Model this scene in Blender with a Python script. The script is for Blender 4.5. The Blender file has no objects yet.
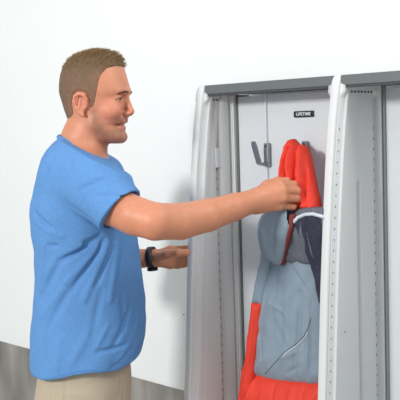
import bpy, bmesh, math, random
import numpy as np
from mathutils import Matrix, Vector
random.seed(4); rng = np.random.default_rng(7)
C = bpy.context.scene.collection

# ------------------------------------------------------------------ camera
F = 885.0; ROLL = .031; PITCH = math.atan(73/885)
CAM = np.array([0, 0, 1.6])
_f = np.array([0, math.cos(PITCH), -math.sin(PITCH)]); _r = np.array([1., 0, 0]); _u = np.cross(_r, _f)
_c, _s = math.cos(ROLL), math.sin(ROLL)
RR = _c*_r - _s*_u; UU = _c*_u + _s*_r; FF = _f
def ray(px, py): return (px-200)*RR + (200-py)*UU + F*FF
def at(px, py, Y):
    d = ray(px, py); return CAM + d*(Y/d[1])
ANG = math.radians(45)
LU = np.array([math.cos(ANG), -math.sin(ANG), 0]); LN = np.array([math.sin(ANG), math.cos(ANG), 0])
P0 = at(194, 200, 2.45); P0[2] = 0
def loc(px, py, d):                       # point of the locker's own frame (across, into the wall, up) at depth d
    v = ray(px, py); k = (d-(CAM-P0)@LN)/(v@LN); p = CAM+k*v-P0
    return np.array([p@LU, d, p[2]])
cam = bpy.data.cameras.new('camera'); co = bpy.data.objects.new('camera', cam); C.objects.link(co)
cam.sensor_width = 36; cam.lens = F/400*36; cam.clip_start = .05
M = Matrix(((RR[0], UU[0], -FF[0], CAM[0]), (RR[1], UU[1], -FF[1], CAM[1]), (RR[2], UU[2], -FF[2], CAM[2]), (0, 0, 0, 1)))
co.matrix_world = M
bpy.context.scene.camera = co

# ------------------------------------------------------------------ materials
def srgb(r, g, b):
    f = lambda c: (c/255/12.92) if c/255 <= .04045 else ((c/255+.055)/1.055)**2.4
    return (f(r), f(g), f(b), 1)
def mat(name, col, rough=.6, metal=0, noise=0, nscale=50, bump=0, bscale=200, attr=None, sss=0, spec=.5, stretch=None, col2=None):
    m = bpy.data.materials.new(name); m.use_nodes = True; nt = m.node_tree; N = nt.nodes; L = nt.links
    b = N['Principled BSDF']; b.inputs['Roughness'].default_value = rough; b.inputs['Metallic'].default_value = metal
    b.inputs['Specular IOR Level'].default_value = spec
    b.inputs['Base Color'].default_value = col
    tc = N.new('ShaderNodeTexCoord'); mp = N.new('ShaderNodeMapping'); L.new(tc.outputs['Object'], mp.inputs['Vector'])
    if stretch: mp.inputs['Scale'].default_value = stretch
    src = None
    if attr:
        a = N.new('ShaderNodeAttribute'); a.attribute_name = attr; src = a.outputs['Color']
    if noise:
        n = N.new('ShaderNodeTexNoise'); n.inputs['Scale'].default_value = nscale; n.inputs['Detail'].default_value = 5
        L.new(mp.outputs[0], n.inputs['Vector'])
        if col2:
            mx = N.new('ShaderNodeMix'); mx.data_type = 'RGBA'; mx.inputs['A'].default_value = col; mx.inputs['B'].default_value = col2
            cr = N.new('ShaderNodeMapRange'); cr.inputs['From Min'].default_value = .35; cr.inputs['From Max'].default_value = .65
            L.new(n.outputs['Fac'], cr.inputs['Value']); L.new(cr.outputs[0], mx.inputs['Factor']); src = mx.outputs['Result']
        else:
            mr = N.new('ShaderNodeMapRange'); mr.inputs['From Min'].default_value = .3; mr.inputs['From Max'].default_value = .7
            mr.inputs['To Min'].default_value = 1-noise; mr.inputs['To Max'].default_value = 1+noise*.6
            L.new(n.outputs['Fac'], mr.inputs['Value'])
            hs = N.new('ShaderNodeHueSaturation')
            if src: L.new(src, hs.inputs['Color'])
            else: hs.inputs['Color'].default_value = col
            L.new(mr.outputs[0], hs.inputs['Value']); src = hs.outputs['Color']
    if src: L.new(src, b.inputs['Base Color'])
    if bump:
        n2 = N.new('ShaderNodeTexNoise'); n2.inputs['Scale'].default_value = bscale; n2.inputs['Detail'].default_value = 4
        L.new(mp.outputs[0], n2.inputs['Vector'])
        bp = N.new('ShaderNodeBump'); bp.inputs['Strength'].default_value = bump; bp.inputs['Distance'].default_value = .002
        L.new(n2.outputs['Fac'], bp.inputs['Height']); L.new(bp.outputs[0], b.inputs['Normal'])
    if sss:
        b.inputs['Subsurface Weight'].default_value = sss; b.inputs['Subsurface Radius'].default_value = (.012, .004, .002)
        b.inputs['Subsurface Scale'].default_value = 1
    return m
MT = dict(
    wall=mat('white_paint', srgb(232, 235, 235), .8, noise=.02, nscale=3, bump=.1, bscale=150),
    concrete=mat('rough_concrete', srgb(156, 153, 146), .9, noise=1, nscale=5, bump=.8, bscale=40, col2=srgb(112, 110, 105), stretch=(1.6, 1.6, .5)),
    floor=mat('concrete_floor', srgb(168, 166, 160), .7, noise=.12, nscale=6, bump=.2, bscale=60),
    ceil=mat('ceiling_paint', srgb(240, 240, 238), .9),
    plastic=mat('light_grey_plastic', srgb(208, 210, 210), .58, bump=.06, bscale=500, noise=.01, nscale=9),
    panel=mat('pale_panel_plastic', srgb(213, 217, 220), .45, bump=.06, bscale=500, noise=.01, nscale=9),
    dark=mat('charcoal_plastic', srgb(98, 104, 105), .5, bump=.15, bscale=400, noise=.04, nscale=80),
    hole=mat('hole_grey', srgb(70, 72, 74), .8),
    steel=mat('brushed_steel', srgb(150, 153, 156), .38, metal=.75, noise=.12, nscale=90),
    black=mat('black_badge', srgb(28, 30, 34), .4), white=mat('badge_letters', srgb(225, 228, 230), .5),
    skin=mat('skin', srgb(205, 150, 125), .48, attr='tint', noise=.05, nscale=90, bump=.12, bscale=350, sss=.12, spec=.4),
    hair=mat('short_brown_hair', srgb(110, 90, 70), .7, attr='tint', noise=.32, nscale=330, bump=.6, bscale=420, spec=.3),
    strand=mat('hair_strands', srgb(138, 112, 78), .6, noise=.3, nscale=160, spec=.3),
    brow=mat('brow_hair', srgb(134, 96, 72), .7),
    shirt=mat('heather_blue_jersey', srgb(93, 140, 194), .9, noise=.18, nscale=420, bump=.25, bscale=600, spec=.15),
    khaki=mat('khaki_twill', srgb(176, 163, 143), .9, noise=.04, nscale=300, bump=.2, bscale=700, spec=.15),
    navy=mat('dark_navy_trim', srgb(40, 48, 72), .8),
    red=mat('red_orange_nylon', srgb(226, 66, 50), .62, noise=.04, nscale=20, bump=.3, bscale=180, spec=.3),
    grey=mat('blue_grey_nylon', srgb(134, 150, 164), .7, noise=.05, nscale=25, bump=.35, bscale=160, spec=.25),
    innerdark=mat('dark_inner_fold', srgb(58, 60, 74), .85, noise=.2, nscale=120, spec=.1),
    lining=mat('dark_mesh_lining', srgb(104, 108, 118), .85, noise=.25, nscale=260, spec=.1),
    maroon=mat('dark_red_facing', srgb(120, 48, 44), .8),
    piping=mat('pale_piping', srgb(196, 204, 210), .6),
    rubber=mat('black_rubber', srgb(30, 32, 40), .5), glass=mat('watch_face', srgb(20, 22, 26), .15),
    eye=mat('eye_white', srgb(178, 164, 156), .3), iris=mat('iris', srgb(62, 60, 58), .2),
    seamgrey=mat('slate_seam', srgb(88, 98, 108), .8),
    midgrey=mat('corner_shade_grey', srgb(140, 144, 146), .55),  # grey for the painted shade in the right bay's back corner
    shoe=mat('brown_leather', srgb(96, 70, 50), .5), sole=mat('shoe_sole', srgb(50, 45, 42), .8),
)
# ------------------------------------------------------------------ object helpers
def link(name, me, mats, parent=None):
    o = bpy.data.objects.new(name, me); C.objects.link(o)
    for m in (mats if isinstance(mats, (list, tuple)) else [mats]): me.materials.append(m)
    if parent is not None: o.parent = parent
    return o
def empty(name, l, rz=0):
    o = bpy.data.objects.new(name, None); C.objects.link(o); o.location = l; o.rotation_euler = (0, 0, rz); o.empty_display_size = .1
    return o
def tag(o, label, cat=None, group=None):
    o['label'] = label
    if cat: o['category'] = cat
    if group: o['group'] = group
def raw(name, V, Fc, mats, parent=None, smooth=True, mi=None):
    me = bpy.data.meshes.new(name); me.from_pydata([tuple(v) for v in V], [], Fc); me.update()
    if smooth: me.polygons.foreach_set('use_smooth', [True]*len(me.polygons))
    if mi is not None: me.polygons.foreach_set('material_index', mi)
    return link(name, me, mats, parent)
def box(name, lo, hi, m, parent=None, bev=.002, seg=2):
    bm = bmesh.new(); bmesh.ops.create_cube(bm, size=1)
    lo = np.array(lo, float); hi = np.array(hi, float)
    for v in bm.verts: v.co = Vector((lo+hi)/2) + Vector([v.co[i]*(hi-lo)[i] for i in range(3)])
    if bev: bmesh.ops.bevel(bm, geom=bm.edges[:], offset=bev, segments=seg, affect='EDGES', profile=.5)
    me = bpy.data.meshes.new(name); bm.to_mesh(me); bm.free()
    return link(name, me, m, parent)
def tube(name, pts, r, m, parent=None, n=10, flat=1., closed=False):
    pts = [np.array(p, float) for p in pts]; V = []; Fc = []; k = len(pts)
    rs = r if hasattr(r, '__len__') else [r]*k
    prev = None
    for i, p in enumerate(pts):
        t = (pts[(i+1) % k]-pts[i-1]) if closed else (pts[min(i+1, k-1)]-pts[max(i-1, 0)])
        t = t/np.linalg.norm(t)
        a = prev - t*(prev@t) if prev is not None else np.cross(t, [0, 0, 1.] if abs(t[2]) < .9 else [1., 0, 0])
        a /= np.linalg.norm(a); prev = a; b = np.cross(t, a)
        for j in range(n):
            w = 2*math.pi*j/n; V.append(p + rs[i]*(math.cos(w)*a + math.sin(w)*b*flat))
    for i in range(k if closed else k-1):
        for j in range(n):
            i2 = (i+1) % k
            Fc.append((i*n+j, i*n+(j+1) % n, i2*n+(j+1) % n, i2*n+j))
    if not closed: Fc += [tuple(range(n))[::-1], tuple(range((k-1)*n, k*n))]
    return raw(name, V, Fc, m, parent)

# ------------------------------------------------------------------ implicit surfaces -> meshes
def grid_mesh(f, lo, hi, h, B=12):
    lo = np.array(lo, float); hi = np.array(hi, float)
    nb = np.ceil((hi-lo)/h/B).astype(int); n = nb*B
    A = np.ones(n, np.float32)
    bi = np.stack(np.meshgrid(*[np.arange(k) for k in nb], indexing='ij'), -1).reshape(-1, 3)
    cen = lo + (bi*B + (B-1)/2)*h
    v = np.concatenate([f(cen[i:i+20000]) for i in range(0, len(cen), 20000)])
    act = np.abs(v) < B*h*.87*1.5 + .012
    loc_ = np.stack(np.meshgrid(*[np.arange(B)]*3, indexing='ij'), -1).reshape(-1, 3)
    for i in range(len(bi)):
        a, b, c = bi[i]*B
        if act[i]:
            A[a:a+B, b:b+B, c:c+B] = f((lo + (bi[i]*B + loc_)*h).astype(np.float32), True).reshape(B, B, B)
        else: A[a:a+B, b:b+B, c:c+B] = v[i]
    S = A < 0
    cnt = np.zeros(n-1, np.int8)
    for dx in (0, 1):
        for dy in (0, 1):
            for dz in (0, 1): cnt += S[dx:n[0]-1+dx, dy:n[1]-1+dy, dz:n[2]-1+dz]
    idx = np.argwhere((cnt > 0) & (cnt < 8)); del cnt
    ids = -np.ones(n-1, np.int32); ids[tuple(idx.T)] = np.arange(len(idx))
    cor = np.array([[x, y, z] for x in (0, 1) for y in (0, 1) for z in (0, 1)])
    vals = np.stack([A[tuple((idx+c).T)] for c in cor], 1)
    acc = np.zeros((len(idx), 3)); num = np.zeros(len(idx))
    for a in range(8):
        for b in range(a+1, 8):
            if np.abs(cor[a]-cor[b]).sum() != 1: continue
            m = (vals[:, a] < 0) != (vals[:, b] < 0)
            t = vals[m, a]/(vals[m, a]-vals[m, b])
            acc[m] += cor[a] + t[:, None]*(cor[b]-cor[a]); num[m] += 1
    V = lo + (idx + acc/num[:, None])*h
    Q = []
    for ax in range(3):
        o1, o2 = [(1, 2), (2, 0), (0, 1)][ax]
        sl = [slice(1, n[i]-1) for i in range(3)]; sl[ax] = slice(0, n[ax]-1)
        s2 = list(sl); s2[ax] = slice(1, n[ax])
        e = S[tuple(sl)] != S[tuple(s2)]
        off = np.array([1, 1, 1]); off[ax] = 0
        p = np.argwhere(e) + off
        ins = S[tuple(p.T)]
        d1 = np.zeros(3, int); d1[o1] = 1; d2 = np.zeros(3, int); d2[o2] = 1
        q = np.stack([ids[tuple((p-d1-d2).T)], ids[tuple((p-d2).T)], ids[tuple(p.T)], ids[tuple((p-d1).T)]], 1)
        q[~ins] = q[~ins][:, ::-1]
        Q.append(q)
    Q = np.concatenate(Q); Q = Q[(Q >= 0).all(1)]
    return V, Q
def npmesh(name, V, Q, mats, parent=None, tint=None, origin=(0, 0, 0), mi=None):
    me = bpy.data.meshes.new(name); V = V - np.array(origin)
    me.vertices.add(len(V)); me.vertices.foreach_set('co', V.astype(np.float32).ravel())
    me.loops.add(Q.size); me.loops.foreach_set('vertex_index', Q.astype(np.int32).ravel())
    me.polygons.add(len(Q)); me.polygons.foreach_set('loop_start', np.arange(0, Q.size, 4, dtype=np.int32))
    me.polygons.foreach_set('use_smooth', np.ones(len(Q), bool))
    me.update(calc_edges=True); me.validate()
    if tint is not None:
        a = me.color_attributes.new('tint', 'FLOAT_COLOR', 'POINT')
        a.data.foreach_set('color', np.concatenate([tint, np.ones((len(V), 1))], 1).astype(np.float32).ravel())
    if mi is not None: me.polygons.foreach_set('material_index', mi.astype(np.int32))
    return link(name, me, mats, parent)
def smin(a, b, k):
    if k <= 0: return np.minimum(a, b)
    h = np.maximum(k-np.abs(a-b), 0)/k
    return np.minimum(a, b) - h*h*k*.25
def smax(a, b, k): return -smin(-a, -b, k)
def cone(a, b, r1, r2):
    a = np.array(a, np.float32); b = np.array(b, np.float32); d = b-a; L2 = d@d
    def g(P):
        w = P-a; t = np.clip(w@d/L2, 0, 1); w = w-t[:, None]*d
        return np.sqrt(np.einsum('ij,ij->i', w, w)) - (r1+(r2-r1)*t)
    return g
def ell(c, r, rot=None):
    c = np.array(c, float); r = np.array(r, float)
    def g(P):
        q = P-c
        if rot is not None: q = q@rot
        k0 = np.linalg.norm(q/r, axis=1); k1 = np.linalg.norm(q/(r*r), axis=1)
        return k0*(k0-1)/np.maximum(k1, 1e-6)
    return g
def chain(pts, rs): return [cone(pts[i], pts[i+1], rs[i], rs[i+1]) for i in range(len(pts)-1)]
class Uni:
    def __init__(s, items): s.it = items            # (function, blend)
    def __call__(s, P, blk=False):
        it = s.it
        if blk:
            c = P.mean(0)[None]; R = np.linalg.norm(P[0]-P[-1])/2
            vs = [g(c)[0] for g, k in it]; m = min(vs)
            it = [x for x, v in zip(it, vs) if v < m + 2*R*1.5 + .04] or it[:1]
        d = it[0][0](P)
        for g, k in it[1:]: d = smin(d, g(P), k)
        return d
def slices(rows, yc, n=2.3, Y=None):
    """rows: (py, px back, px front, half width); stack of rounded sections that follow the side outline."""
    b = [at(r[1], r[0], Y) for r in rows]; f = [at(r[2], r[0], Y) for r in rows]
    zb = np.array([p[2] for p in b])[::-1]; xb = np.array([p[0] for p in b])[::-1]
    zf = np.array([p[2] for p in f])[::-1]; xf = np.array([p[0] for p in f])[::-1]
    zm = (zb+zf)/2; w = np.array([r[3] for r in rows])[::-1]
    z0, z1 = zm[0], zm[-1]
    def g(P):
        z = np.clip(P[:, 2], z0, z1)
        B = np.interp(z, zb, xb); Fr = np.interp(z, zf, xf); W = np.interp(z, zm, w)
        a = np.maximum((Fr-B)/2, .002); c = (Fr+B)/2; W = np.maximum(W, .002)
        q = (np.abs((P[:, 0]-c)/a)**n + np.abs((P[:, 1]-yc)/W)**n)**(1/n)
        s = (q-1)*np.minimum(a, W)
        dz = np.maximum(P[:, 2]-z1, z0-P[:, 2])
        return np.where(dz > 0, np.sqrt(np.maximum(s, 0)**2 + dz**2), s)
    return g
def hit(f, px, py, y0=1.6, y1=3.0):
    d = ray(px, py); d = d/np.linalg.norm(d); t = y0/d[1]
    for _ in range(200):
        v = float(f((CAM+d*t)[None])[0])
        if v < .0005: break
        t += v*.6
        if t > y1/d[1]: break
    return CAM+d*t
def segs(P, lines):
    """gaussian ridges / creases along 3D segments: (a, b, width, amplitude) -> displacement"""
    o = np.zeros(len(P))
    for a, b, w, amp in lines:
        a = np.asarray(a); b = np.asarray(b); d = b-a
        t = np.clip((P-a)@d/(d@d), 0, 1); r2 = ((P-a-t[:, None]*d)**2).sum(1)
        o += amp*np.exp(-r2/(w*w))*(.35+.65*np.sin(np.pi*np.clip(t, .08, .92)))
    return o

# ================================================================== THE SETTING
LROOT = tuple(P0)
def struct(o): o['kind'] = 'structure'; return o
def lbox(name, lo, hi, m, bev=0):
    o = box(name, lo, hi, m, None, bev); o.location = P0; o.rotation_euler = (0, 0, -ANG); return o
WD = .245
struct(lbox('wall_back', (-3.2, WD, .737), (3.0, WD+.15, 2.9), MT['wall']))
struct(lbox('trim_1', (-3.2, WD-.004, 0), (3.0, WD+.15, .737), MT['concrete'])).name = 'trim_1'
struct(lbox('floor', (-3.2, -4.6, -.1), (3.0, WD+.15, 0), MT['floor']))
for o in bpy.data.objects:
    if o.name == 'trim_1': o['label'] = 'bare concrete foundation band below the white wall'

# ================================================================== LOCKER
lk = empty('storage_locker', P0, -ANG)
tag(lk, 'tall light grey plastic garage locker with open bays and charcoal top, against the white wall', 'locker')
W = .457; TOP = 1.7145
FZ = [0, .3, .6, .84, .93, 1.19, 1.343, 1.484, 1.6, 1.69, 1.7145]
FD = [-.112, -.094, -.073, -.052, -.042, -.024, -.0105, .004, .019, .036, .043]
def front(z): return float(np.interp(z, FZ, FD))
def divider(t0, D, face, slot_z, groove_d, rec=(.047, .024), front_dots=True):
    zs = sorted(set(list(np.round(np.linspace(0, 1.60, 41), 4)) + [1.62, 1.64, 1.655, 1.662, 1.668, 1.672, 1.675, 1.678, 1.682, 1.69, 1.70, 1.708, 1.713, TOP] + [slot_z-.03, slot_z-.012, slot_z-.004, slot_z, slot_z+.006]))
    V = []; Fc = []; n = None
    for z in zs:
        fr = front(z) + (0 if z < 1.70 else (z-1.70)**2*40)
        gd = 0. if (z > slot_z or not front_dots) else .010*min(1, (slot_z-z)/.01)
        rim = 1 if z < 1.662 else max(0, 1-(z-1.662)/.012)   # the recessed field ends under a rim at the top
        g = max(groove_d, fr+(.085 if front_dots else .05))
        prof = [(fr+.002, .0095), (fr+.005, .0118), (fr+.008, .0122), (fr+.0095, .0115),
                (fr+.011, face-.008*rim), (fr+.023, face-.008*rim), (fr+.026, face), (fr+.029, face+.001),
                (g-.016, face+.001), (g-.010, face+.001), (g-.006, face-gd), (g, face-gd*1.1), (g+.003, face+gd*.35+.001), (g+.010, face+.001), (g+.016, face+.001),
                (D-rec[0]-.005, face+.001), (D-rec[0], face), (D-rec[0]+.003, face-.008*rim), (D-rec[1]-.004, face-.008*rim), (D-rec[1], face+.004), (D-.018, face+.006),
                (D-.014, face+.005), (D-.012, face-.004), (D-.008, face-.004), (D-.005, face+.008), (D, face+.008)]
        ds = np.maximum.accumulate([d+i*1e-5 for i, (d, t) in enumerate(prof)]); prof = [(float(a), t) for a, (d, t) in zip(ds, prof)]
        right = [(t, d) for d, t in prof]
        leftp = [(-t, d) for d, t in prof][::-1]
        ring = right + leftp + [(-.006, fr), (.006, fr)]
        n = len(ring)
        V += [(t0+t, d, z) for t, d in ring]
    for i in range(len(zs)-1):
        for j in range(n): Fc.append((i*n+j, i*n+(j+1) % n, (i+1)*n+(j+1) % n, (i+1)*n+j))
    Fc += [tuple(range(n))[::-1], tuple(range((len(zs)-1)*n, len(zs)*n))]
    k0 = len(Fc)
    def dot(d, z, r=.0022, rz=.0022, tt=None):
        b = len(V); tt = (face-.0076) if tt is None else tt
        for q in (0, .0004):
            for j in range(8):
                w = 2*math.pi*j/8; V.append((t0+tt+q, d+r*math.cos(w), z+rz*math.sin(w)))
        for j in range(8): Fc.append((b+j, b+(j+1) % 8, b+8+(j+1) % 8, b+8+j))
        Fc.append(tuple(range(b+8, b+16)))
    z = .1
    while z < 1.61:
        if front_dots: dot(front(z)+.0155, z, .0013, .0026)
        if z < slot_z-.06 or front_dots: dot(D-(rec[0]+rec[1])/2, z, .0022, .0040)
        z += .0265
    dd = front(1.65)+.045
    while dd < D-.05: dot(dd, 1.674, .0045, .003, face+.0012); dd += .014
    dot(groove_d-.070, 1.09, .0022, .0022, face+.0012); dot(groove_d-.070, .5, .0022, .0022, face+.0012)
    mi = [0]*k0 + [1]*(len(Fc)-k0)
    return raw('divider_panel', V, Fc, [MT['plastic'], MT['hole']], lk, smooth=False, mi=mi)
d1 = divider(-.005, .142, .021, 1.54, .0, (.066, .050), False)
d2 = divider(W, .211, .024, 1.456, .098)
d3 = divider(2*W, .211, .024, 1.456, .098)
for d in (d1, d2, d3):
    for p in d.data.polygons: p.use_smooth = p.material_index == 0
    md = d.modifiers.new('wn', 'WEIGHTED_NORMAL'); md.keep_sharp = True
# the dark lid with its underside step
box('top_panel', (.0075, .047, 1.690), (W-.0125, .232, TOP), MT['dark'], lk, .0015)['label'] = 'charcoal lid over the left bay'
box('top_panel', (W+.0125, .047, 1.690), (2*W-.0125, .232, TOP), MT['dark'], lk, .0015)['label'] = 'charcoal lid over the right bay'
for a in (0, 1):
    box('lid_rim', (a*W+(.013 if a else .0165), .050, 1.684), ((a+1)*W-.013, .066, 1.691), MT['hole'], lk, .001)
# back panels with their moulded centre rib
def back_panel(a, b, ribs, dp=.207):
    zs = [.02, 1.682]; prof = [(a, 0)]
    for t in ribs:
        prof += [(t-.0055, 0), (t-.004, .007), (t, .008), (t+.0028, .007), (t+.0042, 0)]
    prof += [(b, 0)]
    V = []; Fc = []; n = len(prof)
    for z in zs:
        for t, q in prof: V.append((t, dp-q, z))
        for t, q in prof[::-1]: V.append((t, dp+.019, z))
    m = 2*n
    for j in range(m): Fc.append((j, (j+1) % m, m+(j+1) % m, m+j))
    Fc += [tuple(range(m))[::-1], tuple(range(m, 2*m))]
    return raw('back_panel', V, Fc, MT['panel'], lk, smooth=False)
back_panel(.029, W-.02, [loc(267, 140, .153)[0]], .155)
box('corner_post', (.012, .1405, .02), (.0285, .21, 1.688), MT['plastic'], lk, .0012)
box('corner_shade_strip', (.0285, .1505, .02), (.0345, .156, 1.688), MT['dark'], lk, .0006)  # dark strip standing in for the shadowed gap beside the post
box('corner_shade_strip', (W+.031, .1985, .02), (W+.0355, .208, 1.688), MT['midgrey'], lk, .0006)  # same corner shade for the right bay, as a grey strip
box('slot_cover', (.0155, .074, 1.484), (.0185, .096, 1.54), MT['panel'], lk, .0012)
back_panel(W+.025, 2*W-.02, [])
for a, b in ((.016, W-.02), (W+.026, 2*W-.02)):
    box('base_shelf', (a, -.06, .10), (b, .205, .13), MT['plastic'], lk, .004)
    box('kick_panel', (a, -.04, .0), (b, -.02, .10), MT['dark'], lk, .002)
# badge with its lettering
bc = (loc(294.5, 111.5, .1535)+loc(314, 110.5, .1535)+loc(295, 117.5, .1535)+loc(313, 116.8, .1535))/4
bw = .067; bh = .0185
def badge():
    o = box('badge', (-bw/2, -.003, -bh/2), (bw/2, .0015, bh/2), MT['black'], lk, .0014); o.location = bc
    me = o.data
    for v in me.vertices: v.co.z *= 1 - .10*(abs(v.co.x)/(bw/2)); 
    o['label'] = 'small black name badge with white lettering'
    cu = bpy.data.curves.new('lettering', 'FONT'); cu.body = 'LIFETIME'; cu.size = .0118; cu.align_x = 'CENTER'; cu.align_y = 'CENTER'; cu.extrude = .0004; cu.offset = .0003
    cu.space_character = 1.08
    t = bpy.data.objects.new('tmp', cu); C.objects.link(t)
    dg = bpy.context.evaluated_depsgraph_get(); me2 = bpy.data.meshes.new_from_object(t.evaluated_get(dg)); bpy.data.objects.remove(t)
    l = link('lettering', me2, MT['white'], o); l.rotation_euler = (math.pi/2, 0, 0); l.location = (0, -.0036, 0)
badge()
# coat hooks: a plate on the rib with a flat arm sticking up and out
def hook(px, py_top, py_bot, side=-1):
    top = loc(px, py_top, .150); bot = loc(px, py_bot, .150); t = top[0]
    pl = box('coat_hook', (t-.008, .140, bot[2]), (t+.008, .1515, top[2]), MT['steel'], lk, .002)
    V = []; Fc = []
    # bent flat arm, profile in the (across, out) directions
    zb, zt = bot[2]+.004, top[2]+.004
    path = [(t, .142, zb+.006), (t-.004, .132, zb), (t-.008, .120, zb+.004), (t-.010, .103, zt-.008), (t-.010, .100, zt+.002)]
    for i, (x, y, z) in enumerate(path):
        w = .0085 if i < 4 else .006
        tan = np.array(path[min(i+1, 4)])-np.array(path[max(i-1, 0)]); tan /= np.linalg.norm(tan)
        nrm = np.cross(tan, [1, 0, 0]); nrm /= np.linalg.norm(nrm)
        for sx, sn in ((-1, -1), (1, -1), (1, 1), (-1, 1)): V.append(np.array([x, y, z])+np.array([sx*w, 0, 0])+nrm*sn*.003)
    for i in range(4):
        for j in range(4): Fc.append((i*4+j, i*4+(j+1) % 4, i*4+4+(j+1) % 4, i*4+4+j))
    Fc += [(3, 2, 1, 0), (16, 17, 18, 19)]
    a = raw('hook_arm', V, Fc, MT['steel'], pl, smooth=False)
    bv = a.modifiers.new('b', 'BEVEL'); bv.width = .0012; bv.segments = 2
    for z in (bot[2]+.01, top[2]-.008):
        tube('screw', [(t, .1405, z), (t, .138, z)], .003, MT['hole'], pl)
    pl['label'] = 'steel coat hook'
hook(268, 143, 166); 
hook(306, 141, 163)

# ================================================================== JACKET
def dz_(py): return float(np.interp(py, [138, 165, 195, 230, 260, 330, 400, 440], [.100, .075, .040, .045, .075, .085, .08, .08]))
def J(px, py, dd=0): return loc(px, py, dz_(py)+dd)
Zpy = [(float(J(290, y)[2]), y) for y in range(120, 460, 10)]
_zz = np.array([a for a, b in Zpy])[::-1]; _dd = np.array([dz_(b) for a, b in Zpy])[::-1]
def poly(pts, th, dd=0, rnd=.008, lines=(), wav=None):
    Q = np.array([J(x, y, dd)[[0, 2]] for x, y in pts])
    LN_ = [(J(x1, y1, dd)[[0, 2]], J(x2, y2, dd)[[0, 2]], w, amp) for x1, y1, x2, y2, w, amp in lines]
    def g(P):
        p = P[:, [0, 2]]; d = np.full(len(P), 1e9); s = np.ones(len(P))
        for i in range(len(Q)):
            a, b = Q[i], Q[i-1]; e = b-a; w = p-a
            t = np.clip(w@e/(e@e), 0, 1); q = w-t[:, None]*e; d = np.minimum(d, (q**2).sum(1))
            c1 = p[:, 1] >= a[1]; c2 = p[:, 1] < b[1]; c3 = e[0]*w[:, 1] > e[1]*w[:, 0]
            s = np.where((c1 & c2 & c3) | (~c1 & ~c2 & ~c3), -s, s)
        d = np.sqrt(d)*s
        dep = np.interp(P[:, 2], _zz, _dd) + dd
        off = segs(p, LN_)*1.35 if LN_ else 0
        if wav is not None: off = off + wav(p)
        # cushion: thickness falls to the rim
        hth = th*np.sqrt(np.clip(1-np.clip(1+d/(th*1.7), 0, 1)**2, .0, 1)) + .003
        ev = np.abs(P[:, 1]-dep) - hth - np.where(P[:, 1] < dep, off, 0)
        o = np.where((ev > 0) & (d > 0), np.sqrt(ev*ev+d*d), np.maximum(ev, d))
        return o*.8
    return g
def jmesh(name, f, pts, m, parent, h=.0032, dlo=-.08, dhi=.154):
    q = np.array([J(x, y) for x, y in pts]); lo = q.min(0)-.02; hi = q.max(0)+.02; lo[1] = dlo; hi[1] = dhi
    ff = lambda P, blk=False: f(P)
    V, Q = grid_mesh(ff, lo, hi, h)
    return npmesh(name, V, Q, m, parent, origin=JB)
JB = np.array([J(290, 300)[0], .08, 0]); 
jz0 = loc(290, 440, .08)[2]; JB[2] = jz0
jw = P0 + LU*JB[0] + LN*JB[1]; jw[2] = jz0
jk = empty('jacket', jw, -ANG)
tag(jk, 'blue-grey and red-orange jacket held up by the man in the left bay of the locker', 'jacket')
nz = lambda s, a: (lambda p: a*(np.sin(p[:, 0]*s+2*np.sin(p[:, 1]*s*.33))*np.cos(p[:, 1]*s*.6+1.3*np.sin(p[:, 0]*s*.5))))
body_pts = [(273, 250), (266, 280), (261, 310), (258, 340), (254, 372), (254, 376), (285, 382), (318, 385), (334, 384), (333, 300), (331, 262), (318, 240), (296, 236)]
body_f = poly(body_pts, .045, 0, lines=[(275, 275, 262, 350, .008, .004), (300, 270, 296, 372, .012, .005), (288, 268, 284, 330, .005, -.004),
    (312, 290, 304, 375, .007, -.006), (319, 300, 317, 380, .006, .005), (292, 355, 314, 345, .008, .004), (296, 370, 312, 362, .005, -.003), (280, 300, 296, 310, .006, .003), (266, 360, 290, 350, .01, .003),
    (270, 330, 276, 372, .004, -.003), (302, 262, 318, 290, .006, -.004)], wav=nz(90, .0018))
jb = jmesh('jacket_body', body_f, body_pts, MT['grey'], jk); jb['label'] = 'blue-grey middle of the jacket'
hem_pts = [(246, 364), (255, 368.5), (285, 374.5), (300, 376.5), (318, 378), (335, 378), (336, 440), (243, 440), (241, 400)]
hem_f = poly(hem_pts, .049, -.001, lines=[(262, 378, 255, 430, .007, .006), (283, 384, 286, 430, .005, -.005), (300, 382, 304, 430, .007, .005), (312, 386, 314, 430, .005, -.005), (250, 380, 247, 430, .004, -.004), (270, 388, 262, 420, .005, -.003)], wav=nz(80, .0015))
jmesh('hem_panel', hem_f, hem_pts, MT['red'], jk)['label'] = 'red-orange lower band of the jacket'
sl_pts = [(263, 248), (274, 246), (272, 262), (269, 280), (264, 304), (253, 303), (256, 285), (260, 268)]
sl_f = poly(sl_pts, .018, -.035, lines=[(266, 258, 259, 300, .004, .003)], wav=nz(110, .0012))
slv = jmesh('sleeve', sl_f, sl_pts, MT['grey'], jk)
cf_pts = [(253, 301.5), (263.5, 302.5), (260.5, 330), (257.5, 350), (254.5, 374), (252, 392), (242, 400), (245.5, 370), (249, 335)]
cf_f = poly(cf_pts, .019, -.035, lines=[(258, 308, 250, 380, .004, .003), (254, 330, 250, 372, .003, -.003)], wav=nz(110, .0012))
jmesh('lower_sleeve', cf_f, cf_pts, MT['red'], jk)['label'] = 'red-orange lower part of the sleeve'
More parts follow.
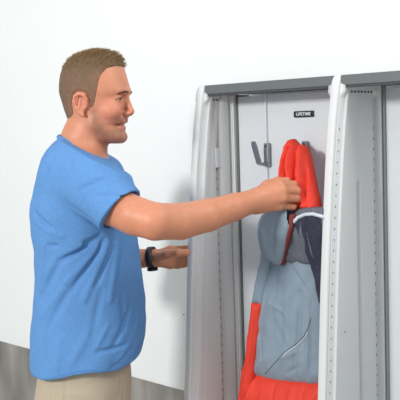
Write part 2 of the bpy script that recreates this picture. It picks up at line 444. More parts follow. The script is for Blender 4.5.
# dark lining seen inside the open neck
ln_pts = [(286, 218), (300, 208), (330, 206), (333, 262), (324, 275), (318, 264), (300, 265), (284, 264), (280, 258)]
ln_f = poly(ln_pts, .016, -.034, lines=[(306, 222, 314, 262, .005, .007), (296, 230, 300, 260, .006, -.004), (318, 220, 324, 262, .005, -.006)], wav=nz(120, .002))
jmesh('lining', ln_f, ln_pts, MT['lining'], jk)['label'] = 'dark inner lining'
if_pts = [(293, 222), (300, 215), (312, 213), (326, 214), (330, 260), (328, 310), (320, 302), (316, 280), (311, 258), (304, 236)]
if_f = poly(if_pts, .012, -.042, lines=[(300, 220, 316, 270, .004, .005), (308, 218, 319, 270, .003, -.005)], wav=nz(120, .0015))
jmesh('inner_fold', if_f, if_pts, MT['innerdark'], jk)['label'] = 'dark navy fold inside the open jacket'
# grey flap hanging from under the hand
fl_pts = [(263, 214), (275, 207), (290, 208), (292, 214), (290.5, 228), (287.5, 245), (284.5, 258), (281.5, 265), (275.5, 264), (268, 259), (262, 250), (259.5, 236), (260, 222)]
fl_f = poly(fl_pts, .015, -.062, lines=[(268, 218, 272, 258, .007, .004), (281, 214, 278, 258, .005, -.003), (264, 226, 266, 248, .005, -.002)], wav=nz(130, .0012))
jmesh('collar_flap', fl_f, fl_pts, MT['grey'], jk)['label'] = 'blue-grey front flap folded outward'
sf_pts = [(290, 214), (295, 214), (294, 226), (291, 240), (286, 258), (283.5, 265.5), (280.5, 265.5), (283, 250), (288, 232)]
sf_f = poly(sf_pts, .007, -.058)
jmesh('facing', sf_f, sf_pts, MT['maroon'], jk)['label'] = 'dark red inner edge of the flap'
rim_px = [(289.5, 240), (290.5, 230), (293, 223), (298, 217.5), (305, 214.5), (313, 214), (321, 216), (329, 219)]
# red hood gathered upward to the hook
hd_pts = [(289.5, 140), (294, 138.6), (297, 142), (300, 145), (304, 144.5), (307, 148), (310, 156), (312.5, 168), (315, 182), (318, 197), (322, 212), (316, 214.5), (304, 215), (297, 219), (292, 228), (288, 230), (286, 215), (282, 205), (280.5, 192), (281.5, 176), (283.5, 160), (286.5, 147)]
hd_f = poly(hd_pts, .026, -.012, lines=[(290, 146, 285, 185, .0045, .010), (293, 147, 289.5, 190, .0034, -.018), (296, 143, 295, 180, .0045, .012), (299.5, 147, 300.5, 205, .0036, -.020), (305, 150, 308, 200, .0055, .011), (310, 170, 313, 208, .0035, -.010),
    (300, 178, 311, 177, .0035, -.004), (303, 205, 316, 206, .005, .005), (298, 212, 308, 202, .003, -.005), (296, 190, 297, 215, .004, .006)], wav=nz(170, .0012))
jmesh('hood', hd_f, hd_pts, MT['red'], jk, h=.0026)['label'] = 'red-orange gathered upper part held in the fist'
def dots_on(f, pts, out=.001):
    o = []
    for x, y in pts:
        v = ray(x, y); v = v/np.linalg.norm(v); t = 1.6
        for _ in range(300):
            p = CAM+v*t-P0; q = np.array([[p@LU, p@LN, p[2]]]); s = float(f(q)[0])
            if s < .0004 or t > 4: break
            t += s*.6
        p = CAM+v*t-P0
        o.append(np.array([p@LU, p@LN-out, p[2]])-JB)
    return o
def dense(pts, n=6):
    o = []
    for i in range(len(pts)-1):
        for k in range(n): o.append(tuple(np.array(pts[i])*(1-k/n)+np.array(pts[i+1])*k/n))
    return o+[pts[-1]]
tube('neck_piping', dots_on(lambda P: np.minimum(np.minimum(ln_f(P), if_f(P)), hd_f(P)), dense(rim_px, 4)), .0044, MT['piping'], jk)
zp = dense([(265, 374), (273, 365), (285, 351.5), (296, 344), (304, 336), (308, 328), (311, 318)], 5)
tube('zipper', dots_on(body_f, zp, .0002), .0009, MT['seamgrey'], jk)
tube('zipper_piping', dots_on(body_f, [(x+1.5, y+1.1) for x, y in zp[8:24]], .0006), .0014, MT['piping'], jk)

# ================================================================== THE MAN
YM = 2.3
feet = at(86, 200, YM); feet[2] = 0
man = empty('person', feet)
tag(man, 'man in a blue t-shirt and khaki trousers gripping a jacket by the locker', 'person')
HC = at(95, 97, YM); HYAW = math.radians(15)
ch, sh = math.cos(HYAW), math.sin(HYAW)
def to_head(P):                         # world -> head frame
    q = P-HC
    return np.stack([q[:, 0]*ch - q[:, 1]*sh, q[:, 0]*sh + q[:, 1]*ch, q[:, 2]], 1)
def from_head(p):
    return np.array([p[0]*ch + p[1]*sh, -p[0]*sh + p[1]*ch, p[2]]) + HC
KX = 1.0
def hp(px, py, y=0):                    # side-view point -> head frame
    a = at(px, py, YM)-HC; return np.array([(a[0]+abs(y)*sh)/ch, y, a[2]])
def sv(q): return np.stack([q[:, 0]*ch-np.abs(q[:, 1])*sh, q[:, 2]], 1)      # side view of either cheek
def hs(px, py): a = at(px, py, YM)-HC; return np.array([a[0], a[2]])
SK = [(52.5, 93, 99, .006), (54, 84, 107, .034), (56.5, 76.5, 114, .050), (61, 70, 119.5, .061), (67, 65.5, 123.2, .068), (75, 63, 125.6, .072), (83, 62, 127.8, .0745),
      (88, 61.8, 129.3, .0745), (91, 61.8, 129.8, .074), (94, 62.2, 129, .073), (97, 63, 127.3, .072), (103, 65, 126, .070), (110, 67, 125.3, .067), (117, 69.5, 126, .064), (122, 72, 125.6, .061),
      (124.5, 74, 123.2, .060), (127, 76, 122.8, .058), (131, 80, 121.5, .054), (135, 86, 122.3, .048), (138.5, 93, 121.8, .041), (141, 101, 118, .030), (142.5, 108, 113, .014)]
_hb = np.array([hp(r[1], r[0]) for r in SK])[::-1]; _hf = np.array([hp(r[2], r[0]) for r in SK])[::-1]
_hw = np.array([r[3] for r in SK])[::-1]; _hz = (_hb[:, 2]+_hf[:, 2])/2
def skull(P):
    q = to_head(P); z = np.clip(q[:, 2], _hz[0], _hz[-1])
    B = np.interp(z, _hb[:, 2], _hb[:, 0]); Fr = np.interp(z, _hf[:, 2], _hf[:, 0]); Wd = np.interp(z, _hz, _hw)
    # turned head: the outline of the side view belongs to a slightly rotated section
    a = np.maximum((Fr-B)/2, .003); c = (Fr+B)/2; n = 2.25
    # widest behind the middle: narrow the face towards the front
    u = np.clip((q[:, 0]-c)/a, -1, 1); Wd = Wd*(1-.10*np.clip(u, 0, 1)**1.5)
    k = (np.abs((q[:, 0]-c)/a)**n + np.abs(q[:, 1]/Wd)**n)**(1/n)
    s = (k-1)*np.minimum(a, Wd)
    dz = np.maximum(q[:, 2]-_hz[-1], _hz[0]-q[:, 2])
    return np.where(dz > 0, np.sqrt(np.maximum(s, 0)**2+dz**2), s)*.92
def H(g): return lambda P: g(to_head(P))
face = [(skull, 0)]
for s in (-1, 1):
    face += [(H(ell(hp(113, 111, s*.040), (.024, .019, .020))), .02),            # cheek
             (H(cone(hp(125.5, 92.5, s*.012), hp(120, 92.5, s*.034), .0075, .0055)), .010),   # brow
             (H(ell(hp(127.5, 114, s*.0125), (.0085, .0065, .0062))), .005),       # nostril wing
             (H(cone(hp(96, 124, s*.050), hp(118, 138, s*.018), .012, .013)), .025)]  # jaw
face += [(H(cone(hp(127.2, 97), hp(131.2, 110.5), .0055, .0085)), .009), (H(ell(hp(131.4, 112.3), (.0088, .010, .0078))), .006),
         (H(cone(hp(122.4, 120.3, -.014), hp(122.4, 120.3, .014), .0070, .0070)), .008),
         (H(cone(hp(121.0, 128.0, -.014), hp(121.0, 128.0, .014), .0060, .0060)), .006),
         (H(ell(hp(118.3, 136.3, 0), (.0130, .018, .0120))), .012)]
ears = []
for s in (-1, 1):
    ep = [hp(x, y, s*w) for x, y, w in ((90.5, 106, .074), (90.2, 100, .079), (87.5, 96.2, .082), (83, 95, .084), (79.2, 97.3, .086), (78, 102.5, .085), (80, 109, .082), (83.5, 113.6, .078), (86.5, 115.6, .076))]
    ears += [(H(g), .003) for g in chain(ep, [.0035, .0036, .0038, .004, .004, .0038, .0036, .0042, .005])]
    ears += [(H(ell(hp(85, 105, s*.074), (.012, .006, .024))), .005), (H(cone(hp(89, 108, s*.077), hp(88.5, 104, s*.078), .004, .003)), .004),
             (H(cone(hp(84.2, 99.5, s*.0795), hp(82.8, 108, s*.0795), .0032, .003)), .003)]
head_u = Uni(face); 
def head(P, blk=False):
    d = head_u(P, blk); q = to_head(P)
    def sub(d, g, k): return smax(d, -g(q), k)
    for s in (-1, 1):
        d = sub(d, ell(hp(123.5, 98.5, s*.031), (.010, .014, .0085)), .010)       # orbit
        ball = ell(hp(117.8, 99, s*.029), (.0136, .0136, .0125))(q)               # lids around the eyeball
        slit = ell(hp(122.8, 99.6, s*.031), (.012, .0115, .0014))(q)
        d = smin(d, smax(ball, -slit, .001), .004)
        d = sub(d, ell(hp(129, 116.6, s*.0075), (.004, .0035, .0025)), .002)      # nostril
        d = smax(d, -cone(hp(122.5, 113.5, s*.019), hp(115.5, 123, s*.031), .0018, .0018)(q), .007)  # smile fold
    mo = np.minimum.reduce([cone(hp(126, 124.3, 0), hp(123, 124.5, s*.014), .0021, .0021)(q) for s in (-1, 1)] + [cone(hp(123, 124.5, s*.014), hp(116.8, 125.3, s*.026), .0021, .0015)(q) for s in (-1, 1)])
    d = smax(d, -mo, .003)
    for g, k in ears: d = smin(d, g(P), k)
    conch = np.minimum.reduce([ell(hp(86, 106.5, s*.084), (.0065, .0072, .0105))(q) for s in (-1, 1)])
    d = smax(d, -conch, .003)
    return d
# --- limbs
SHR = at(84, 176, 2.16); ELR = at(147, 220, 1.985); WRR = at(250, 202, 2.15)
SHL = at(88, 174, 2.44); ELL = at(74, 262, 2.53); WRL = at(152, 258, 2.475)
def mid(a, b, t): return a*(1-t)+b*t
arms = []
arms += chain([SHR, at(100, 196, 2.11), at(116, 207, 2.055), at(135, 216, 2.01), at(155, 221.5, 1.99), at(180, 221.5, 2.03), at(207, 215.5, 2.07), at(235, 206.8, 2.115), at(257, 200, 2.15)],
              [.054, .050, .0465, .0445, .0425, .0420, .0385, .0325, .0272])
arms += [ell(at(156, 229, 1.99), (.026, .024, .022))]
arms += chain([SHL, mid(SHL, ELL, .5), ELL], [.056, .048, .040])
arms += chain([ELL, mid(ELL, WRL, .3), mid(ELL, WRL, .8), WRL], [.040, .040, .028, .0255])
# right hand: closed fist seen from its back
def fist():
    L = []
    mcp = [at(279.5, 184.5, 2.165), at(283, 190.5, 2.155), at(283, 198, 2.155), at(280, 205.5, 2.165)]
    pip = [at(293.5, 184.5, 2.185), at(297, 191, 2.18), at(296.5, 198.5, 2.18), at(293, 206.5, 2.185)]
    dip = [at(294, 184.5, 2.212), at(297, 191, 2.209), at(296.5, 198.5, 2.209), at(293, 206, 2.210)]
    tip = [at(286, 186, 2.222), at(287.5, 191.5, 2.222), at(287, 198, 2.222), at(285, 204.5, 2.220)]
    car = [at(256, 196, 2.15), at(256, 199, 2.147), at(256, 203, 2.147), at(256, 207, 2.152)]
    for i in range(4):
        L.append((cone(car[i], mcp[i], .0175, .0128), .012))
        r = (.0096, .0100, .0095, .0086)[i]
        L += [(cone(mcp[i], pip[i], r+.0012, r), .0035), (cone(pip[i], dip[i], r, r-.001), .003), (cone(dip[i], tip[i], r-.001, r-.002), .0025)]
        L.append((ell(mcp[i], (.0125, .0125, .010)), .005))
    L += [(g, .008) for g in chain([at(258, 194, 2.165), at(267, 186, 2.195), at(277, 181.5, 2.212), at(287, 180.5, 2.214)], [.016, .0135, .0105, .009])]
    return L
# left hand on the outer edge of the locker: thumb in front, fingers behind
def grip():
    L = []
    mcp = [at(171, 249.5, 2.475), at(173.5, 255, 2.49), at(173, 260.5, 2.498), at(170, 265, 2.498)]
    pip = [at(178.5, 249, 2.506), at(180.5, 254.5, 2.515), at(180, 260.5, 2.515), at(177.5, 266, 2.513)]
    dip = [p + LN*.026 + np.array([0, 0, -.001]) for p in pip]
    tip = [p + LN*.020 for p in dip]
    for i in range(4):
        L.append((cone(at(157, 256+i*1.5, 2.475), mcp[i], .016, .0122), .012))
        r = (.0094, .0096, .0092, .0084)[i]
        L += [(cone(mcp[i], pip[i], r+.001, r), .004), (cone(pip[i], dip[i], r, r-.001), .003), (cone(dip[i], tip[i], r-.001, r-.002), .003)]
    L += [(g, .007) for g in chain([at(158, 257, 2.450), at(168, 254, 2.420), at(178, 252.8, 2.400), at(187, 252.5, 2.400)], [.015, .0125, .0104, .0098])]
    return L
TY = 2.13
TORSO = [(138, 62, 96, .052), (143, 56, 104, .085), (150, 50, 110, .125), (158, 45, 115, .155), (170, 40.5, 122, .178), (185, 37, 128, .19), (200, 33.5, 132, .196), (213, 32, 134.5, .196), (232, 33.5, 136.5, .192),
         (250, 36, 139, .186), (275, 36.5, 142, .18), (300, 35, 145, .178), (318, 33.5, 146, .18), (335, 32, 145, .183), (352, 31.5, 141, .186), (365, 32.5, 135, .186), (374, 34, 132, .184), (390, 36, 131, .182)]
torso_s = slices(TORSO, YM, 2.25, YM)
zW = at(85, 345, YM)[2]
body_torso = lambda P: torso_s(P)+.018+.034*np.clip((zW-P[:, 2])/.05, 0, 1)
neck_l = chain([at(77, 160, YM), at(85, 138, YM), at(92, 116, YM)], [.057, .0535, .050])
HIPZ = .92
def leg(s):
    hip = np.array([feet[0]-.005, YM+s*.095, .86]); kn = np.array([feet[0]+.02, YM+s*.11, .48]); an = np.array([feet[0]-.02, YM+s*.115, .09])
    return hip, kn, an
legs = []
for s in (-1, 1):
    hip, kn, an = leg(s)
    legs += chain([hip, mid(hip, kn, .6), kn, mid(kn, an, .35), an], [.068, .062, .05, .05, .036])
    legs.append(cone(an, an+np.array([.14, s*.02, -.045]), .034, .026))
items = [(body_torso, 0)] + [(g, .02) for g in legs] + [(g, .03) for g in neck_l] + [((lambda P: head(P, len(P) == 1728)), .012)] + [(g, .005) for g in arms] + fist() + grip()
bodyU = Uni(items)
V, Q = grid_mesh(bodyU, (-.56, 1.90, .02), (.34, 2.68, 1.83), .003)
# skin colour per point (pigment, plus painted mouth shade): stubble on jaw and lip, redder ears, cheeks, lips and knuckles
q = to_head(V); base = np.array(srgb(197, 132, 101)[:3]); tint = np.tile(base, (len(V), 1))
def blend(m, col):
    global tint
    m = np.clip(m, 0, 1)[:, None]; tint = tint*(1-m) + np.array(srgb(*col)[:3])*m
def blob(px, py, rx, rz, y=None):
    c = hs(px, py); p = sv(q); e = ((p[:, 0]-c[0])/rx)**2 + ((p[:, 1]-c[1])/rz)**2
    return np.exp(-e)
inh = (np.abs(q) < .16).all(1)
st = np.maximum.reduce([blob(118, 136, .022, .016), blob(109, 135, .020, .015), blob(102, 129, .017, .017)*.95, blob(98, 121, .014, .018)*.8, blob(97, 113, .012, .014)*.6, blob(122.5, 119.8, .010, .006)*.8])
st *= np.clip((q[:, 2]-hp(100, 143.5)[2])/.006+.6, 0, 1)
blend(inh*np.clip(blob(112, 108, .055, .065), 0, 1)*.35, (186, 118, 96))
blend(inh*np.clip(st*.85, 0, .62), (120, 88, 70))
blend(inh*blob(110, 110, .024, .018)*.4, (216, 132, 112))
blend(inh*blob(84, 105, .018, .028)*(np.abs(q[:, 1]) > .066)*.6, (212, 128, 108))
blend(inh*blob(131, 111, .012, .012)*.4, (214, 134, 114))
blend(inh*(blob(124.5, 128, .009, .0042)+blob(125.5, 122.8, .009, .0030))*(np.abs(q[:, 1]) < .024)*.7, (196, 110, 100))
mouth = np.exp(-((sv(q)[:, 0]-hs(119.5, 125)[0])/.011)**2-((sv(q)[:, 1]-hs(119.5, 125)[1])/.0032)**2)
blend(inh*mouth*.9, (96, 46, 42))  # shaded gap of the open mouth, painted dark into the skin
for p in (ELR, ELL): blend(.22*np.exp(-((V-p)**2).sum(1)/.045**2), (214, 136, 110))
npmesh('body', V, Q, MT['skin'], man, tint=tint, origin=feet)

# --- hair
hl = [(126.5, 67.5), (118, 67.5), (109.5, 70), (104, 76.5), (101.5, 85), (100, 94), (98.5, 101), (96.5, 107.5), (93, 108), (92, 98), (88, 93.5), (81, 92.5), (76.5, 96), (75, 104), (76, 113), (73, 121), (66, 127), (45, 127), (45, 30), (140, 30), (131, 60)]
HLq = np.array([hs(*p) for p in hl])
def polyd(p, Qp):
    d = np.full(len(p), 1e9); s = np.ones(len(p))
    for i in range(len(Qp)):
        a, b = Qp[i], Qp[i-1]; e = b-a; w = p-a; t = np.clip(w@e/(e@e), 0, 1); r = w-t[:, None]*e; d = np.minimum(d, (r**2).sum(1))
        c1 = p[:, 1] >= a[1]; c2 = p[:, 1] < b[1]; c3 = e[0]*w[:, 1] > e[1]*w[:, 0]
        s = np.where((c1 & c2 & c3) | (~c1 & ~c2 & ~c3), -s, s)
    return np.sqrt(d)*s
z62 = hp(95, 66)[2]; z50 = hp(95, 52)[2]
def hairf(P, blk=False):
    q = to_head(P); top = np.clip((q[:, 2]-z62)/(z50-z62), 0, 1)
    fr = np.clip((q[:, 0]-hp(108, 60)[0])/.04, 0, 1)
    off = .0030 + .0022*top + .0050*top*fr + .0012*np.sin(q[:, 0]*420+q[:, 1]*300)*np.cos(q[:, 1]*380-q[:, 2]*200)*top
    pd = polyd(sv(q), HLq)
    off = np.minimum(off, .0004 + np.clip(-pd, 0, 1)*.35)
    return smax(head_u(P)-off, pd, .001)
hlo = HC-np.array([.12, .11, .10]); hhi = HC+np.array([.12, .11, .145])
V, Q = grid_mesh(hairf, hlo, hhi, .0026)
q = to_head(V); topw = np.clip((q[:, 2]-hp(95, 78)[2])/.035, 0, 1)
c1 = np.array(srgb(112, 88, 70)[:3]); c2 = np.array(srgb(100, 80, 56)[:3])
tint = c1*(1-topw[:, None]) + c2*topw[:, None]
edge = np.exp(polyd(sv(q), HLq)/.010)[:, None]*.5*(1-topw[:, None]); tint = tint*(1-edge) + np.array(srgb(168, 118, 94)[:3])*edge
hair = npmesh('hair', V, Q, MT['hair'], man, tint=tint, origin=feet); hair['label'] = 'short brown hair clipped close at the sides'
# longer tufts on the crown
Vs = []; Fs = []
NT = 4200
aa = rng.uniform(0, 2*math.pi, NT); el = rng.uniform(.28, 1.57, NT)
DV = np.stack([np.cos(aa)*np.cos(el), np.sin(aa)*np.cos(el), np.sin(el)], 1); OO = HC + np.array([0, 0, .035])
l0 = np.full(NT, .02); l1 = np.full(NT, .16)
for _ in range(14):
    mm = (l0+l1)/2; ins = head_u(OO+DV*mm[:, None]) < 0; l0 = np.where(ins, mm, l0); l1 = np.where(ins, l1, mm)
PP = OO+DV*l0[:, None]; QQ = to_head(PP); keep = (polyd(sv(QQ), HLq) < -.001) & (QQ[:, 2] > hs(95, 70)[1])
for p, dv, qq in zip(PP[keep], DV[keep], QQ[keep]):
    qq = qq[None]
    fr = np.clip((qq[0, 0]-hp(85, 60)[0])/.07, 0, 1); tp = np.clip((qq[0, 2]-hp(95, 70)[2])/.035, 0, 1)
    L = (.006 + .004*tp + .006*fr*tp)*rng.uniform(.7, 1.2)
    dr = dv*.7 + np.array([.55, 0, .25])*(.4+.6*fr) + rng.normal(0, .28, 3); dr /= np.linalg.norm(dr)
    s1 = np.cross(dr, rng.normal(0, 1, 3)); s1 /= np.linalg.norm(s1); s2 = np.cross(dr, s1); w = .0008
    b = len(Vs)
    bend = np.array([.3, 0, 0])*fr*L
    for k, (t, ww) in enumerate(((0, w), (.6, w*.8))):
        for j in range(3):
            g = 2*math.pi*j/3; Vs.append(p+dr*L*t+bend*t*t+(math.cos(g)*s1+math.sin(g)*s2)*ww-np.array(feet))
    Vs.append(p+dr*L+bend-np.array(feet))
    for j in range(3): Fs.append((b+j, b+(j+1) % 3, b+3+(j+1) % 3, b+3+j)); Fs.append((b+3+j, b+3+(j+1) % 3, b+6))
tf = raw('hair_tuft', Vs, Fs, MT['strand'], hair, smooth=False); tf['kind'] = 'stuff'
# --- eyes and brows
def ball(name, c, r, m, parent, sc=(1, 1, 1)):
    bm = bmesh.new(); bmesh.ops.create_uvsphere(bm, u_segments=20, v_segments=14, radius=r)
    for v in bm.verts: v.co = Vector((v.co.x*sc[0]+c[0], v.co.y*sc[1]+c[1], v.co.z*sc[2]+c[2]))
    me = bpy.data.meshes.new(name); bm.to_mesh(me); bm.free()
    for p in me.polygons: p.use_smooth = True
    return link(name, me, m, parent)
for s in (-1, 1):
    e = ball('eye', from_head(hp(117.8, 99, s*.029))-feet, .0118, MT['eye'], man)
    ball('iris', from_head(hp(121.0, 99, s*.0305))-feet, .0050, MT['iris'], e)
    lash = [hit(head, *z_)-feet for z_ in ((122.3, 98.2), (120.5, 97.9), (118.5, 98.1), (116.5, 98.9), (115, 99.9))] if s < 0 else [from_head(hp(117.8, 99, .029)+np.array([.0135*math.cos(w_), .0135*math.sin(w_), .003]))-feet for w_ in (-.5, -.1, .3, .7, 1.1)]
    tube('eyelash', lash, .0012, MT['brow'], man, n=6)
    Vb = []; Fb = []
    for i in range(130):
        t = rng.uniform(0, 1); x = 126.8-14*t; y = 93.6-1.6*math.sin(t*2.4)+2.6*t*t; yy = s*(.010+.034*t)
        c = hp(x, y+rng.uniform(-.9, .9), yy); p = from_head(c+np.array([.03, 0, 0])); v_ = -from_head(np.array([1., 0, 0]))+HC
        v_ = from_head(np.array([-1., -s*.35*t*2, 0]))-HC; v_ /= np.linalg.norm(v_); k = 0
        while head(p[None])[0] > .0006 and k < 40: p = p+v_*head(p[None])[0]*.6; k += 1
        if k >= 40: continue
        dr = from_head(np.array([-.6, s*.7, .35-.5*t]))-HC; dr = dr/np.linalg.norm(dr); n_ = -v_
        L = .0065; up = np.array([0, 0, 1.]); b = len(Vb)
        for vv in (p-up*.0007-n_*.001, p+up*.0007-n_*.001, p+n_*.0012, p+dr*L+n_*.0012): Vb.append(vv-feet)
        Fb += [(b, b+1, b+3), (b+1, b+2, b+3), (b+2, b, b+3), (b, b+2, b+1)]
    raw('eyebrow', Vb, Fb, MT['brow'], man, smooth=False)

# --- t-shirt
slR = [(lambda P: cone(at(78, 172, 2.19), at(98, 184, 2.12), .082, .078)(P), .05), (cone(at(92, 182, 2.13), at(123, 213.5, 2.035), .074, .0635), .03)]
slL = [(cone(at(82, 172, 2.41), at(88, 180, 2.45), .08, .074), .05), (cone(at(88, 178, 2.45), mid(SHL, ELL, .62), .070, .062), .03)]
hcR = at(119.5, 210, 2.035); hdir = (at(136.5, 191.5, 2.03)-at(103, 228.5, 2.05)); hdir /= np.linalg.norm(hdir)
view = np.array([0, 1., 0]); hn = np.cross(view, hdir); hn /= np.linalg.norm(hn)
if hn[0] < 0: hn = -hn
hn = hn + np.array([0, -.35, 0]); hn /= np.linalg.norm(hn)
aR = (ELR-SHR)/np.linalg.norm(ELR-SHR); aL = (ELL-SHL)/np.linalg.norm(ELL-SHL); hcL = mid(SHL, ELL, .6)
_sh = lambda px, py, Y=2.13: at(px, py, Y)
folds = []
def fold(x1, y1, x2, y2, w, amp):
    Ya = float(hit(shirt0, x1, y1)[1]); Yb = float(hit(shirt0, x2, y2)[1]); folds.append((at(x1, y1, Ya), at(x2, y2, Yb), w, amp))
shU = Uni([(torso_s, 0)] + slR + slL)
def shirt0(P): return shU(P)
for a in [(100, 236, 60, 262, .007, -.012), (101, 245, 66, 282, .006, .009), (104, 240, 72, 290, .006, -.012), (108, 244, 84, 300, .008, .008), (112, 242, 96, 285, .006, -.010), (118, 244, 110, 300, .007, .006), (124, 242, 120, 280, .005, -.007),
          (60, 262, 40, 300, .008, -.008), (70, 290, 46, 330, .008, -.006), (62, 290, 40, 318, .008, .005), (50, 228, 34, 212, .007, -.008), (36, 222, 62, 236, .007, .006), (92, 240, 48, 246, .006, -.006),
          (106, 180, 78, 190, .006, -.005), (118, 178, 92, 176, .006, .005), (112, 170, 96, 164, .005, -.005), (128, 196, 96, 196, .006, -.004), (96, 226, 66, 205, .008, -.006), (84, 205, 70, 160, .007, -.004),
          (132, 300, 112, 350, .007, -.006), (138, 320, 118, 362, .007, .006), (126, 345, 98, 352, .006, -.006), (108, 325, 96, 348, .006, .004), (90, 330, 70, 366, .01, .004), (135, 345, 112, 368, .005, -.005), (48, 330, 44, 372, .008, -.004), (60, 340, 56, 376, .009, .004),
          (102, 290, 92, 335, .008, -.004), (122, 290, 124, 330, .008, -.004), (57, 150, 46, 185, .007, -.004), (44, 245, 40, 290, .006, .004)]:
    fold(*a)
colA = at(65.5, 138.5, YM); colB = at(109.5, 159, YM); cdir = colB-colA; cdir /= np.linalg.norm(cdir); cn = np.cross(cdir, [0, 1., 0]); 
if cn[2] < 0: cn = -cn
hemz = [(at(x, y, TY)[0], at(x, y, TY)[2]) for x, y in ((28, 383), (38, 382.5), (48, 381), (60, 378), (75, 374), (90, 372), (105, 373), (118, 374), (124, 371.5), (134, 370), (150, 370))]
hx = np.array([a for a, b in hemz]); hz_ = np.array([b for a, b in hemz])
armU = Uni([(g, .01) for g in arms]); neckU = Uni([(g, .01) for g in neck_l])
collar_c = at(88, 146, YM)
torsoU = Uni([(torso_s, 0), (lambda P: cone(at(80, 168, 2.20), at(84, 168, 2.40), .078, .078)(P), .05)])
def sleeve(P, it, hc, n, am):
    d = smin(it[0][0](P), it[1][0](P), .03); e = (P-hc)@n
    d = smax(d, e, .003)
    return smax(d, np.where(e > -.010, -(am-.004), -1), .002)
def shirt(P, blk=False):
    t = torsoU(P); am = armU(P, blk)
    d = smin(t, smin(sleeve(P, slR, hcR, hn, am), sleeve(P, slL, hcL, aL, am), 0), .022) - segs(P, folds)
    d = d + .0012*np.sin(P[:, 0]*60+3*np.sin(P[:, 2]*22))*np.sin(P[:, 2]*34+P[:, 1]*30)
    d = smax(d, (P-colA)@cn, .004)
    nk = neckU(P)-.006; d = smax(d, np.where((P-colA)@cn > -.03, -nk, -1), .003)
    hm = np.interp(P[:, 0], hx, hz_)
    d = smax(d, hm-P[:, 2], .003)
    inner = t+.012
    d = smax(d, np.where(P[:, 2] < hm+.03, -inner, -1), .002)
    return d
V, Q = grid_mesh(shirt, (-.52, 1.93, .84), (-.12, 2.66, 1.56), .003)
sh_o = npmesh('t_shirt', V, Q, MT['shirt'], man, origin=feet); sh_o['label'] = 'heather blue short-sleeved t-shirt'
# collar band following the neck opening
ring = []
for i in range(40):
    w = 2*math.pi*i/40; lo_, hi_ = .0, .13; e2_ = np.array([0, 1., 0]); dv = cdir*math.cos(w)+e2_*math.sin(w); o = mid(colA, colB, .5)
    for _ in range(16):
        mm = (lo_+hi_)/2
        if neckU((o+dv*mm)[None])[0] < .006: lo_ = mm
        else: hi_ = mm
    ring.append(o+dv*(hi_+.001)-cn*.003-feet)
tube('collar', ring, .0072, MT['shirt'], sh_o, closed=True, n=8)
# stitched hem lines
hs = [(x, y-2.2) for x, y in ((40, 381.5), (48, 381), (60, 378), (75, 374), (90, 372), (105, 373), (118, 374), (124, 371.5), (131, 370.5))]
tube('hem_stitching', [hit(shirt, x, y)-feet for x, y in dense(hs, 4)], .0009, MT['shirt'], sh_o, n=6)
hsr = [(101.5, 226.5), (108, 221), (116, 213), (124, 204.5), (130, 197), (134, 192.5)]
tube('sleeve_stitching', [hit(shirt, x, y)-feet for x, y in dense(hsr, 4)], .0008, MT['navy'], sh_o, n=6)
bpy.data.objects['sleeve_stitching'].data.materials[0] = MT['shirt']

# --- trousers
HIPS = [(345, 46, 128, .156), (355, 43, 129, .160), (366, 41, 130, .166), (376, 39, 131, .170), (390, 37, 131, .172), (405, 36, 130, .176), (425, 37, 128, .176), (440, 40, 125, .17)]
hips = slices(HIPS, YM, 2.3, YM)
tl = []
for s in (-1, 1):
    hip, kn, an = leg(s)
    a0 = hip.copy(); a0[2] = .80
    tl += [(g, .03) for g in chain([a0, mid(hip, kn, .55), kn, mid(kn, an, .5), np.array([an[0]+.01, an[1], .05])], [.098, .085, .078, .074, .07])]
trU = Uni([(hips, 0)] + tl)
tf_ = []
for x1, y1, x2, y2, w_, am_ in ((121, 377, 117, 415, .0028, -.007), (122.5, 377, 124, 415, .0035, -.004), (66, 383, 64, 425, .003, -.005), (72, 393, 104, 401, .006, .003), (48, 386, 52, 420, .004, -.003)):
    tf_.append((hit(trU, x1, y1), hit(trU, x2, y2), w_, am_))
def tro(P, blk=False):
    d = trU(P, blk) - segs(P, tf_)
    return smax(d, .045-P[:, 2], .004)
V, Q = grid_mesh(tro, (-.54, 2.05, .02), (-.10, 2.55, 1.03), .004)
tr_o = npmesh('trousers', V, Q, MT['khaki'], man, origin=feet); tr_o['label'] = 'khaki trousers'
sm = [hit(tro, x, y)-feet for x, y in dense([(121, 374), (119.5, 385), (117.5, 396), (113, 410)], 4)]
tube('pocket_edge', sm, .0012, MT['khaki'], tr_o, n=6)
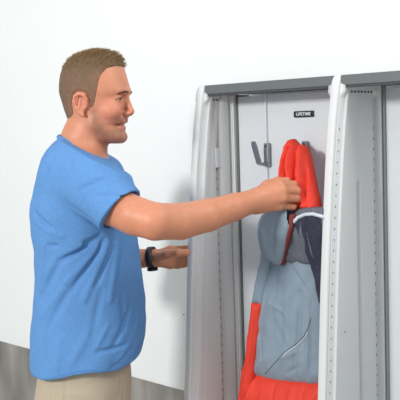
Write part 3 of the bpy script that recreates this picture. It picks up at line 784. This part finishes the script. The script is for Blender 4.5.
# --- shoes
for s in (-1, 1):
    hip, kn, an = leg(s); c = np.array([an[0], an[1], 0])
    g = Uni([(ell(c+[.0, 0, .055], (.052, .042, .055)), 0), (cone(c+[-.03, 0, .04], c+[.14, s*.018, .034], .036, .034), .03), (ell(c+[.15, s*.02, .03], (.06, .044, .03)), .02)])
    f_ = lambda P, blk=False, g=g: smax(g(P), .014-P[:, 2], .003)
    V, Q = grid_mesh(f_, c+[-.1, -.08, .0], c+[.24, .08, .13], .005)
    so = npmesh('shoe', V, Q, MT['shoe'], man, origin=feet)
    g2 = Uni([(ell(c+[.0, 0, .01], (.06, .040, .05)), 0), (cone(c+[-.03, 0, .01], c+[.14, s*.018, .01], .038, .040), .03), (ell(c+[.15, s*.02, .01], (.066, .048, .03)), .02)])
    f2 = lambda P, blk=False, g=g2: smax(smax(g(P), P[:, 2]-.017, .002), .001-P[:, 2], .001)
    V, Q = grid_mesh(f2, c+[-.12, -.09, -.01], c+[.25, .09, .04], .004)
    npmesh('shoe_sole', V, Q, MT['sole'], so, origin=feet)
# --- wristwatch on the left wrist
ax = (WRL-ELL)/np.linalg.norm(WRL-ELL); wc = at(151.5, 257.5, 2.475)
e1 = np.cross(ax, [0, 0, 1.]); e1 /= np.linalg.norm(e1); e2 = np.cross(ax, e1)
V = []; Fc = []; n = 36
for i in range(n):
    w = 2*math.pi*i/n; dv = e1*math.cos(w)+e2*math.sin(w); rr = .0275
    for rad, hw in ((rr, -.0085), (rr+.003, -.009), (rr+.0035, 0), (rr+.003, .009), (rr, .0085)): V.append(wc+dv*rad+ax*hw-feet)
for i in range(n):
    for j in range(5): Fc.append((i*5+j, i*5+(j+1) % 5, ((i+1) % n)*5+(j+1) % 5, ((i+1) % n)*5+j))
wa = raw('wristwatch', V, Fc, MT['rubber'], man); wa['label'] = 'dark band watch on the left wrist'
tube('watch_case', [wc-e2*(-.029)-feet, wc-e2*(-.037)-feet], .0155, MT['glass'], wa, n=20)

# ================================================================== LIGHT
def area(name, l, tgt, size, power, col=(1, 1, 1), sy=None):
    d = bpy.data.lights.new(name, 'AREA'); d.energy = power; d.color = col
    d.shape = 'RECTANGLE' if sy else 'SQUARE'; d.size = size
    if sy: d.size_y = sy
    o = bpy.data.objects.new(name, d); C.objects.link(o); o.location = l
    o.rotation_euler = (Vector(tgt)-Vector(l)).to_track_quat('-Z', 'Y').to_euler(); return o
area('key_light', (-2.35, -.30, 2.55), (0, 2.4, 1.35), .45, 92, (1, .985, .96))
area('wall_light', (1.35, 1.35, 3.0), (.2, 2.95, 1.9), .9, 34, (1, 1, 1))
w = bpy.data.worlds.new('world'); bpy.context.scene.world = w; w.use_nodes = True
bg = w.node_tree.nodes['Background']; bg.inputs[0].default_value = (.95, .98, 1, 1); bg.inputs[1].default_value = .8
vs = bpy.context.scene.view_settings; vs.view_transform = 'Standard'; vs.look = 'None'; vs.gamma = 1; vs.use_curve_mapping = False; vs.exposure = 0
